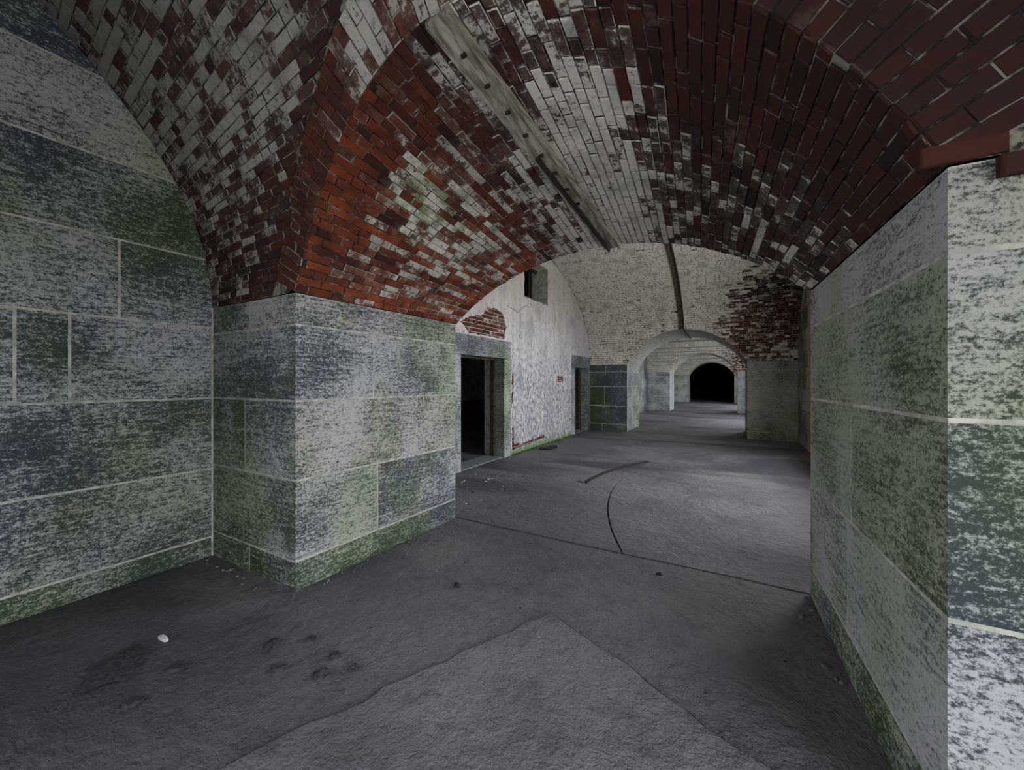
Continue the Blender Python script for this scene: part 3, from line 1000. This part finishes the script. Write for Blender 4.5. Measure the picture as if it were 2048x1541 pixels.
own(strip('edge_lip', M_WOOD, shift(path, -.066), .014, .032, bt), bt)
own(strip('conduit', M_IRON, shift(path[5:], -.035, .022), .024, .024, bt), bt)
for k in range(1, 9):
    p = path[k][0]
    mb = MB(); mb.box(p.x - .018, p.x + .012, p.y - .008, p.y + .008, p.z - .036, p.z - .02)
    own(mb.build('bolt', M_IRON, bt), bt)

path = []
for k in range(25):
    q = lerp(V2.s_of_z(A2.z(-1.22)) + .01, 5.8, k / 24)
    path.append((V2.P(-1.22, q) + vnormal(V2, -1.22, q) * .004, vnormal(V2, -1.22, q), Vector((1, 0, 0))))
bt = empty('ceiling_batten', path[0][0], label='dark batten running down the white vault to the crown of the second arch', cat='batten')
bpy.context.view_layer.update()
own(strip('board', M_DWOOD, path, .13, .03, bt), bt)
own(strip('edge_lip', M_IRON, shift(path, .055), .03, .05, bt), bt)
path = []
for k in range(7):
    q = barrel_pt(A2, A2, V2, V3, .5, k / 6)
    path.append((q, DOWN, Vector((1, 0, 0))))
bt = empty('ceiling_batten', path[0][0], label='short grey batten under the crown of the second arch', cat='batten')
bpy.context.view_layer.update()
own(strip('board', M_WOOD, path, .13, .03, bt), bt)
own(strip('edge_lip', M_DWOOD, shift(path, .05), .03, .04, bt), bt)

# remnant of the curved gun rail beyond the arch
rp = []
for k in range(17):
    t = k / 16
    q = Vector((-1.95, 5.57, 0)) * (1 - t) ** 2 + Vector((-1.95, 6.55, 0)) * 2 * t * (1 - t) + Vector((-1.42, 7.6, 0)) * t * t
    d = Vector((-1.95, 6.55, 0)) * 0 + (Vector((0, .98, 0)) * (1 - t) + Vector((.53, 1.05, 0)) * t)
    sd = Vector((d.y, -d.x, 0)).normalized()
    rp.append((q + Vector((0, 0, -.005)), Vector((0, 0, 1)), sd))
rl = empty('gun_rail', (-1.95, 5.57, 0), label='short curved gun rail remnant set in the floor beyond the first arch', cat='rail')
bpy.context.view_layer.update()
own(strip('rail_bed', M_FLOOR, rp, .13, .018, rl), rl)
own(strip('rail_head', M_IRON, shift(rp, .055), .035, .028, rl), rl)

# ------------------------------------------------------------------ loose bits on the floor
def rock(name, loc, size, mat, seed, flat=.5, **kw):
    bm = bmesh.new()
    bmesh.ops.create_icosphere(bm, subdivisions=2, radius=1)
    off = Vector((seed * 3.7, seed, 0))
    rz = random.uniform(0, 6.28)
    for v in bm.verts:
        v.co *= 1 + .55 * mnoise.noise(v.co * 1.3 + off) + .2 * mnoise.noise(v.co * 3 + off)
        v.co.z = max(v.co.z, -.55)
        x, y = v.co.x * size[0], v.co.y * size[1]
        v.co = Vector((x * math.cos(rz) - y * math.sin(rz), x * math.sin(rz) + y * math.cos(rz), (v.co.z + .5) * size[2]))
    me = bpy.data.meshes.new(name); bm.to_mesh(me); bm.free()
    at = me.attributes.new('bc', 'FLOAT_COLOR', 'FACE')
    at.data.foreach_set('color', [.5, .5, .5, 0] * len(me.polygons))
    me.materials.append(mat)
    o = bpy.data.objects.new(name, me); COL.objects.link(o); o.location = loc
    return tag(o, **kw)

FZ = -.014
scabs = [(-2.84, .754, .17, .11, 'large rough mortar scab on the floor at lower left'),
         (-2.55, .90, .05, .04, 'small scab beside the large mortar scab'),
         (-2.30, 1.256, .055, .035, 'crescent shaped mortar scab in front of the pier corner'),
         (-2.077, 1.166, .04, .025, 'small oval scab second from the floor crack'),
         (-1.853, 1.252, .05, .03, 'rough oval scab nearest the floor crack'),
         (-1.91, 1.38, .03, .025, 'round scab behind the rough oval one'),
         (-1.738, 1.359, .03, .02, 'tiny scab close to the floor crack'),
         (-2.15, 1.40, .03, .02, 'small scab closest to the pier corner'),
         (-2.45, .70, .05, .03, 'dark scab lowest in the left foreground')]
for i, (x, y, a, b, lab) in enumerate(scabs):
    rock('mortar_scab', (x, y, FZ), (a, b, .012), M_BEDS, i + 1, label=lab, cat='mortar scab', group='mortar scabs on the near floor')
rock('shell_chip', (-2.91, .966, FZ), (.045, .014, .016), M_SHELL, 21, label='white shell like chip on the floor at left', cat='chip')
rock('stone_chip', (-1.77, 2.297, FZ), (.03, .018, .02), M_IRON, 22, label='black lump on the floor right of the near pier', cat='chip')
rock('stone_chip', (-.5, 3.22, FZ), (.025, .015, .012), M_IRON, 23, label='black chip on the floor near the right hand slab joint', cat='chip')
rock('debris_heap', (-3.62, 8.05, FZ), (.22, .14, .05), M_IRON, 24, label='low dark heap of debris at the foot of the plastered wall', cat='debris')
for i in range(46):
    if i < 16: x, y = random.uniform(-3.9, -2.75), 1.60 - abs(random.gauss(0, .06))
    elif i < 34: x, y = -2.70 + abs(random.gauss(0, .05)), random.uniform(1.6, 3.4)
    else: x, y = .49 - abs(random.gauss(0, .05)), random.uniform(1.7, 3.4)
    lab, grp = (('small stone chip in the corner between granite wall and pier', 'chips at the left pier front') if i < 16 else
                ('small stone chip along the passage foot of the left pier', 'chips along the left pier') if i < 34 else
                ('small stone chip along the foot of the right pier', 'chips along the right pier'))
    s = random.uniform(.006, .016)
    rock('stone_chip', (x, y, FZ), (s, s * .7, s * .8), M_RUB, i + 40, label=lab, cat='chip', group=grp)
for i in range(40):
    x, y = random.uniform(-3.7, -2.75), random.uniform(3.6, 5.4)
    s = random.uniform(.012, .035)
    rock('plaster_flake', (x, y, FZ), (s, s * .7, s * .5), M_RUB if i % 3 else M_SHELL, i + 100, label='fallen plaster flake on the floor before the large doorway',
         cat='flake', group='plaster flakes before the large doorway')
for i in range(30):
    x, y = random.uniform(-2.4, .3), random.uniform(.9, 3.3)
    s = random.uniform(.004, .010)
    rock('grit', (x, y, FZ - .004), (s, s * .7, s * .7), M_BED if i % 2 else M_RUB, i + 160, label='tiny dark grit on the open floor of the passage', cat='grit', group='grit on the passage floor')
# moss at the foot of the plastered wall
mb = MB()
for i in range(900):
    y = random.uniform(6.95, 10.5); x = XW + .004 + abs(random.gauss(0, .03)); z = FZ
    s = random.uniform(.008, .022); a = random.uniform(0, 6.28)
    c, q = math.cos(a) * s, math.sin(a) * s
    h = s * random.uniform(1, 2.4)
    mb.mesh([(x + c, y + q, z), (x - c, y - q, z), (x - q * .6, y + c * .6, z + h * .5), (x + q * .2, y, z + h)], [(0, 1, 3), (1, 2, 3), (2, 0, 3)])
mb.build('moss', M_MOSS, kind='stuff', label='bright green moss along the foot of the plastered wall', cat='moss')
